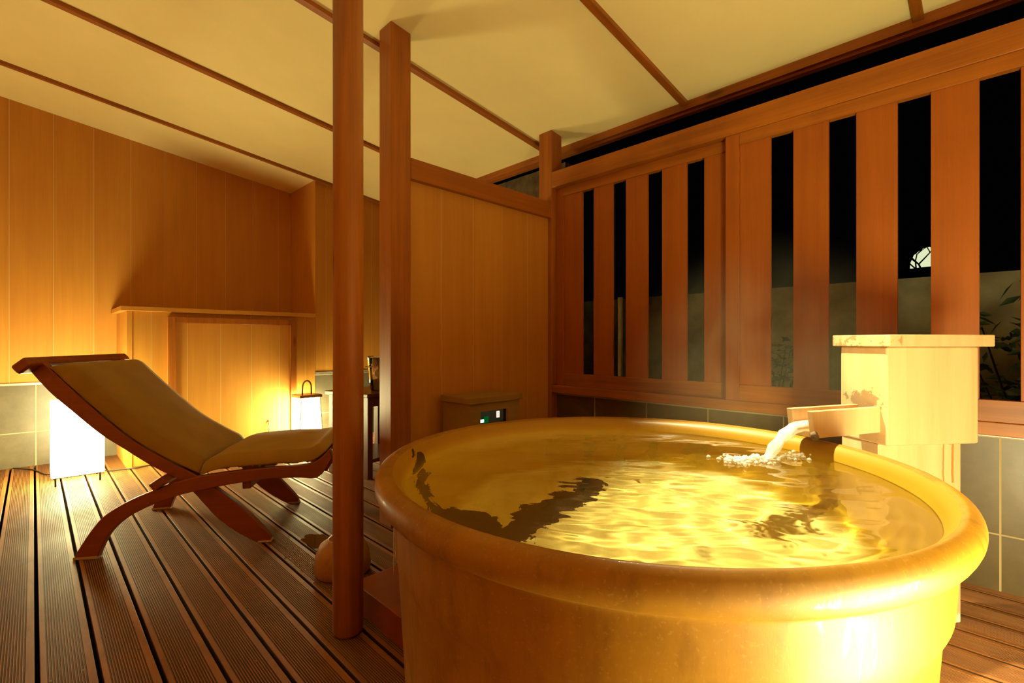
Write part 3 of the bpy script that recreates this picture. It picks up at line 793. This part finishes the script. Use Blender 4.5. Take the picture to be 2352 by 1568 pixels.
tube(bm, smooth_pts([(0.325, 4.28, 0.03), (0.37, 4.31, 0.006), (0.44, 4.300, 0.006), (0.52, 4.27, 0.006), (0.60, 4.305, 0.006), (0.8, 4.300, 0.006), (1.2, 4.29, 0.006), (1.56, 4.28, 0.006)]), 0.004, 6)
tag(link('lamp_cable', bm, M['cable'], smooth=True), 'thin black cable on the deck along the foot of the boarded cabinet', 'cable')

# ---------------------------------------------------------------- side table with bottle and bucket
tt = thing('side_table', (1.537, 2.86, 0), 'small dark wooden side table behind the round post', 'table', rz=R(12))
box('tabletop', -0.02, 0.46, -0.02, 0.42, 0.535, 0.56, M['dark_table'], tt, 0.004)
box('apron', 0.012, 0.43, 0.012, 0.39, 0.47, 0.535, M['dark_table'], tt, 0.002)
for x in (0, 0.40):
    for y in (0, 0.36): box('leg', x, x + 0.042, y, y + 0.042, 0, 0.535, M['dark_table'], tt, 0.003)
box('lower_shelf', 0.01, 0.432, 0.01, 0.392, 0.10, 0.125, M['dark_table'], tt, 0.002)
box('side_panel', 0.006, 0.022, 0.042, 0.36, 0.125, 0.47, M['dark_table'], tt)
bk_ = thing('ice_bucket', (1.725, 3.035, 0.5602), 'shiny steel ice bucket on the dark side table', 'bucket')
bm = bmesh.new(); lathe(bm, [(0, 0.0), (0.062, 0.0), (0.068, 0.006), (0.078, 0.12), (0.088, 0.225), (0.094, 0.229), (0.094, 0.235), (0.086, 0.237), (0.076, 0.12), (0.065, 0.02), (0, 0.015)], n=48)
link('bucket_body', bm, M['steel'], bk_, smooth=True)
for sgn in (-1, 1):
    bm = bmesh.new(); tube(bm, [(sgn * (0.083 + 0.022 * math.sin(math.pi * i / 8)), 0.03 * math.cos(math.pi * i / 8), 0.165) for i in range(9)], 0.004, 8)
    link('handle', bm, M['steel'], bk_, smooth=True)
bo = thing('wine_bottle', (1.583, 3.09, 0.5602), 'green glass bottle with pale label and copper neck, on the side table', 'bottle')
bm = bmesh.new(); lathe(bm, [(0, 0.0), (0.036, 0.0), (0.04, 0.006), (0.04, 0.19), (0.034, 0.225), (0.018, 0.265), (0.0145, 0.29), (0.0145, 0.35), (0, 0.35)], n=32)
link('bottle_body', bm, M['bottle'], bo, smooth=True)
bm = bmesh.new(); lathe(bm, [(0.0406, 0.05), (0.0412, 0.05), (0.0412, 0.13), (0.0406, 0.13)], n=32)
link('label', bm, M['label'], bo, smooth=True)
bm = bmesh.new(); lathe(bm, [(0.0165, 0.275), (0.0155, 0.29), (0.0158, 0.354), (0, 0.356)], n=24)
link('foil', bm, M['foil'], bo, smooth=True)

# ---------------------------------------------------------------- control box by the partition
cx = thing('control_box', (1.525, 1.817, 0), 'small wooden control cabinet with a lit digital display, against the partition', 'control box')
CWx, CWy = 0.349, 0.222
bm = bmesh.new()
add_box(bm, 0, 0.016, 0, CWy, 0.001, 0.585); add_box(bm, CWx - 0.016, CWx, 0, CWy, 0.001, 0.585)
add_box(bm, 0.016, CWx - 0.016, CWy - 0.016, CWy, 0.001, 0.585)
add_box(bm, 0.016, CWx - 0.016, 0, 0.016, 0.001, 0.475); add_box(bm, 0.016, CWx - 0.016, 0, 0.016, 0.545, 0.585)
add_box(bm, 0.016, 0.068, 0, 0.016, 0.475, 0.545); add_box(bm, 0.262, CWx - 0.016, 0, 0.016, 0.475, 0.545)
link('cabinet_body', bm, M['box'], cx)
box('lid', -0.012, CWx + 0.012, -0.014, CWy, 0.588, 0.618, M['box'], cx, 0.002)
dp = box('display', 0.062, 0.268, 0.018, 0.03, 0.465, 0.555, M['display'], cx)
def led(name, x0, x1, z0, z1, col, s, lab=None):
    o = box(name, x0, x1, 0.0145, 0.0182, z0, z1, emis(name + '_glow', col, s), dp)
    if lab: tag(o, lab)
led('indicator', 0.080, 0.104, 0.487, 0.502, (0.35, 1.0, 0.6), 4.0, 'green-white indicator light')
led('indicator', 0.067, 0.075, 0.486, 0.502, (1.0, 0.9, 0.2), 2.5, 'yellow indicator light')
led('screen', 0.106, 0.135, 0.483, 0.515, (0.0, 0.25, 0.03), 0.35, 'dim green screen area')
bm = bmesh.new()
def seg7(bm, x, z, w, h, on, t=0.004):
    S_ = {'a': (x, x + w, z + h - t, z + h), 'g': (x, x + w, z + h / 2 - t / 2, z + h / 2 + t / 2), 'd': (x, x + w, z, z + t),
          'f': (x, x + t, z + h / 2, z + h), 'b': (x + w - t, x + w, z + h / 2, z + h), 'e': (x, x + t, z, z + h / 2), 'c': (x + w - t, x + w, z, z + h / 2)}
    for s in on: a = S_[s]; add_box(bm, a[0], a[1], 0.0145, 0.0182, a[2], a[3])
seg7(bm, 0.196, 0.502, 0.017, 0.032, 'abcdefg')
tag(link('digit', bm, emis('digit_glow', (1.0, 0.42, 0.25), 5.0), dp), 'glowing red digit 8')

# ---------------------------------------------------------------- puddle and droplets on the deck
def onf(x, y, z=0):   # converts survey readings into a spot on the deck for the wet patches
    d_ = 1100 * (0.9 - z) / (y - 784); r_ = (x - 1176) / 1100 * d_; return W(r_, d_, z)
pc = onf(722, 1258)
pc.x = 0.013 + 0.12 * math.floor((pc.x - 0.013) / 0.12) + 0.055   # the water lies on one board
bm = bmesh.new(); n = 60; top = []; bot = []
for k in range(n):
    a = 2 * math.pi * k / n; rr = 0.105 * (1 + 0.5 * noise.noise(Vector((math.cos(a) * 1.8, math.sin(a) * 1.8, 0.4))) + 0.12 * noise.noise(Vector((math.cos(a) * 8, math.sin(a) * 8, 1.4))))
    x, y = max(-0.052, min(0.052, rr * math.cos(a) * 0.62)), rr * math.sin(a) * 1.5
    top.append(bm.verts.new((x * 0.96, y * 0.96, 0.0022))); bot.append(bm.verts.new((x, y, 0.0003)))
bm.faces.new(top); bm.faces.new(bot[::-1])
for k in range(n): bm.faces.new((bot[k], bot[(k + 1) % n], top[(k + 1) % n], top[k]))
o = link('puddle', bm, M['puddle'], smooth=False); o.location = (pc.x, pc.y, 0)
tag(o, 'small dark puddle of spilled water on the deck boards beside the round post', 'puddle')
bm = bmesh.new()
for i in range(420):
    t_ = random.random()
    px = 640 + 125 * t_ + random.gauss(0, 22); py = 1235 + 130 * t_ + random.gauss(0, 22)
    if i > 340: px = random.uniform(560, 760); py = random.uniform(1180, 1540)
    p = onf(px, py)
    q = ((p.x - 0.013) % 0.12)
    if q > 0.107: continue
    r_ = random.uniform(0.0010, 0.0030)
    bmesh.ops.create_icosphere(bm, subdivisions=1, radius=r_, matrix=Matrix.Translation((p.x, p.y, 0.0004)) @ Matrix.Diagonal((1.2, 1.2, 0.5, 1)))
tag(link('water_droplets', bm, M['drops'], smooth=True), 'scatter of shining water drops on the deck between puddle and round post', 'droplets', kind='stuff')

# ---------------------------------------------------------------- outside
bm = bmesh.new(); add_box(bm, 2.6, 14, -9, 12, -0.2, -0.12)
tag(link('garden_ground', bm, M['soil']), kind='structure')
o = box('garden_wall', 4.5, 4.65, -4, 7.5, -0.12, 1.36, M['concrete']); tag(o, 'low rough rendered garden wall seen in the dark through the slats', 'wall')
o = box('neighbour_wall', 3.0, 3.12, 2.40, 4.33, -0.12, 2.33, M['neighbour']); tag(o, 'tall dim brown outside wall seen above the partition rail', 'wall')
def shrub(loc, h, w, label, n=420, seed=1):
    rnd = random.Random(seed)
    t = thing('garden_shrub', loc, label, 'shrub', 'shrubs in the dark garden')
    bm = bmesh.new()
    for i in range(9):
        a = rnd.uniform(0, 6.28); e = Vector((math.cos(a) * w * 0.4, math.sin(a) * w * 0.4, h * rnd.uniform(0.6, 0.95)))
        tube(bm, [Vector((0, 0, 0)), e * 0.5 + Vector((0, 0, 0.05)), e], [0.012, 0.008, 0.003], 5)
    link('stem', bm, M['bark'], t)
    bm = bmesh.new()
    for i in range(n):
        v = Vector((rnd.gauss(0, 1), rnd.gauss(0, 1), rnd.gauss(0, 1))).normalized() * (rnd.random() ** 0.4)
        c = Vector((v.x * w * 0.5, v.y * w * 0.5, h * 0.55 + v.z * h * 0.45))
        l = rnd.uniform(0.03, 0.06); m = Matrix.Translation(c) @ Matrix.Rotation(rnd.uniform(0, 6.28), 4, 'Z') @ Matrix.Rotation(rnd.uniform(-1.6, 1.6), 4, 'X') @ Matrix.Rotation(rnd.uniform(-1.2, 1.2), 4, 'Y')
        q = [m @ Vector(p) for p in ((-l, 0, 0), (0, -l * 0.35, 0.004), (l, 0, 0), (0, l * 0.35, 0.004))]
        bm.faces.new([bm.verts.new(p) for p in q])
    link('foliage', bm, M['leaf'], t)
shrub((3.7, -0.2, -0.12), 1.35, 0.8, 'dark leafy shrub outside, behind the widest gap right of the spout box', seed=3)
shrub((3.9, 1.2, -0.12), 1.15, 0.7, 'dark leafy shrub outside, behind the gap left of the spout box', seed=5)
shrub((4.0, 0.5, -0.12), 0.95, 0.4, 'dark leafy shrub outside, directly behind the spout box', seed=8)
# drain pipe
bm = bmesh.new(); tube(bm, [(3.4, 2.145, -0.12), (3.4, 2.145, 1.26)], 0.022, 12)
tag(link('garden_pipe', bm, plain('pipe_paint', (0.4, 0.32, 0.2), 0.4), smooth=True), 'thin upright pipe outside, seen through the second gap from the corner post', 'pipe')
# glowing dome stands in for a lit patch beyond the wall, branches in front
bm = bmesh.new()
lathe(bm, [(0.27, 0.0), (0.265, 0.10), (0.23, 0.20), (0.15, 0.27), (0.0, 0.30)], n=32)
o = link('glow_dome', bm, emis('lit_patch_glow', (0.80, 0.86, 0.52), 0.95), smooth=True); o.location = (8.0, 0.47, 1.802)
tag(o, 'pale glowing dome in place of a lit patch far out in the dark beyond the garden wall', 'dome')
bm = bmesh.new(); lathe(bm, [(0.0, -0.12), (0.05, -0.12), (0.04, 1.74), (0.40, 1.74), (0.40, 1.80), (0, 1.80)], n=20)
o = link('dome_column', bm, M['black']); o.location = (8.0, 0.47, 0)
tag(o, 'black column with a flat top carrying the far glowing dome', 'column')
tr = thing('bare_tree', (7.0, 0.05, -0.12), 'dark thin-branched tree silhouetted against the far glowing dome', 'tree')
bm = bmesh.new(); rnd = random.Random(4)
def branch(p, d, l, r, dep):
    q = p + d * l; mid = p.lerp(q, 0.5) + Vector((rnd.uniform(-1, 1), rnd.uniform(-1, 1), rnd.uniform(-1, 1))) * l * 0.06
    tube(bm, [p, mid, q], [r, r * 0.85, r * 0.65], 5)
    if dep:
        for _ in range(3):
            nd = (d + Vector((rnd.uniform(-1, 1) * 0.5, rnd.uniform(-1, 1), rnd.uniform(-0.5, 0.6)))).normalized()
            branch(q, nd, l * rnd.uniform(0.55, 0.8), r * 0.62, dep - 1)
branch(Vector((0, 0, 0)), Vector((0, 0.03, 1)).normalized(), 1.45, 0.045, 0)
for _ in range(5): branch(Vector((0, 0.04, 1.44)), Vector((rnd.uniform(-.3, .3), rnd.uniform(-.9, .9), rnd.uniform(0.2, 1))).normalized(), 0.42, 0.022, 3)
link('branches', bm, M['bark'], tr)

# ---------------------------------------------------------------- downlight over the bath
sp_pos = Vector(W(0.42, 1.78)); sp_pos.z = zc(sp_pos.x) - 0.09
fx = thing('spotlight', (sp_pos.x, sp_pos.y, 0), 'small black ceiling spotlight aimed down at the bath', 'spotlight')
bm = bmesh.new()
lathe(bm, [(0.045, sp_pos.z - 0.01), (0.047, sp_pos.z - 0.01), (0.047, sp_pos.z + 0.094), (0.0, sp_pos.z + 0.094), (0.0, sp_pos.z + 0.09), (0.045, sp_pos.z + 0.09)], n=28)
link('lamp_can', bm, M['black'], fx, smooth=True)
ld = bpy.data.lights.new('bath_spot', 'SPOT'); ld.energy = 640; ld.color = (1.0, 0.90, 0.5); ld.spot_size = R(52); ld.spot_blend = 0.7; ld.shadow_soft_size = 0.022
lo = bpy.data.objects.new('bath_spot', ld); COL.objects.link(lo); lo.location = sp_pos + Vector((0, 0, 0.02))
tgt = W(0.86, 1.12, 0.6); lo.rotation_euler = (tgt - lo.location).to_track_quat('-Z', 'Y').to_euler()
ld.cycles.is_caustics_light = True
wt.cycles.is_caustics_caster = True
inn.cycles.is_caustics_receiver = True

# steam drifting off the bath towards the fence
t = NT('steam_haze'); co_ = t.coord()
n_a = t.noise(co_, (1, 1, 0.7), 4.5, 3, 0.6, 1.0)
dn = t.ramp(n_a, [(0.36, (0, 0, 0, 1)), (0.82, (1, 1, 1, 1))])
q_ = t.n('ShaderNodeMapping', ins={0: co_, 3: (1 / 0.5, 1 / 0.5, 1 / 0.62)}).outputs[0]
r_ = t.n('ShaderNodeVectorMath', operation='LENGTH', ins={0: q_}).outputs[1]
fall = t.math('POWER', t.math('MAXIMUM', t.math('SUBTRACT', 1.0, r_), 0.0), 1.6)
dd_ = t.math('MULTIPLY', t.math('MULTIPLY', dn, fall), STEAM)
vs_ = t.n('ShaderNodeVolumeScatter', ins={'Color': (1, 0.85, 0.5, 1), 'Density': dd_, 'Anisotropy': 0.3})
t.t.links.new(vs_.outputs[0], t.out.inputs[1])
bm = bmesh.new()
bmesh.ops.create_icosphere(bm, subdivisions=3, radius=1.0)
sc_ = W(0.80, 1.52)
for v in bm.verts:
    v.co.z = max(v.co.z, 0.0) * 0.62; v.co.x *= 0.5; v.co.y *= 0.5
o = link('steam', bm, t.m, smooth=True); o.location = (sc_.x, sc_.y, 0.635)
tag(o, 'thin white steam rising from the hot bath in front of the fence', 'steam', kind='stuff')

# night sky
w = bpy.data.worlds.new('night'); sc.world = w; w.use_nodes = True
bg = w.node_tree.nodes['Background']; bg.inputs[0].default_value = (0.003, 0.003, 0.004, 1); bg.inputs[1].default_value = 0.15

# camera
cd = bpy.data.cameras.new('camera'); cd.sensor_width = 36; cd.lens = 36 * 1100 / 2352; cd.clip_start = 0.02
co = bpy.data.objects.new('camera', cd); COL.objects.link(co)
co.location = (0, 0, 0.9); co.rotation_euler = (R(90), 0, R(-45)); sc.camera = co

sc.view_settings.view_transform = 'Standard'; sc.view_settings.look = 'None'; sc.view_settings.gamma = 1
sc.view_settings.use_curve_mapping = False; sc.view_settings.exposure = 0.0
sc.cycles.use_denoising = True; sc.cycles.use_light_tree = False; sc.cycles.adaptive_threshold = 0.045; sc.cycles.adaptive_min_samples = 16
sc.cycles.max_bounces = 10; sc.cycles.diffuse_bounces = 5; sc.cycles.glossy_bounces = 4; sc.cycles.transmission_bounces = 8
sc.cycles.sample_clamp_indirect = 8.0; sc.cycles.volume_step_rate = 3.0; sc.cycles.volume_bounces = 0; sc.cycles.volume_max_steps = 64
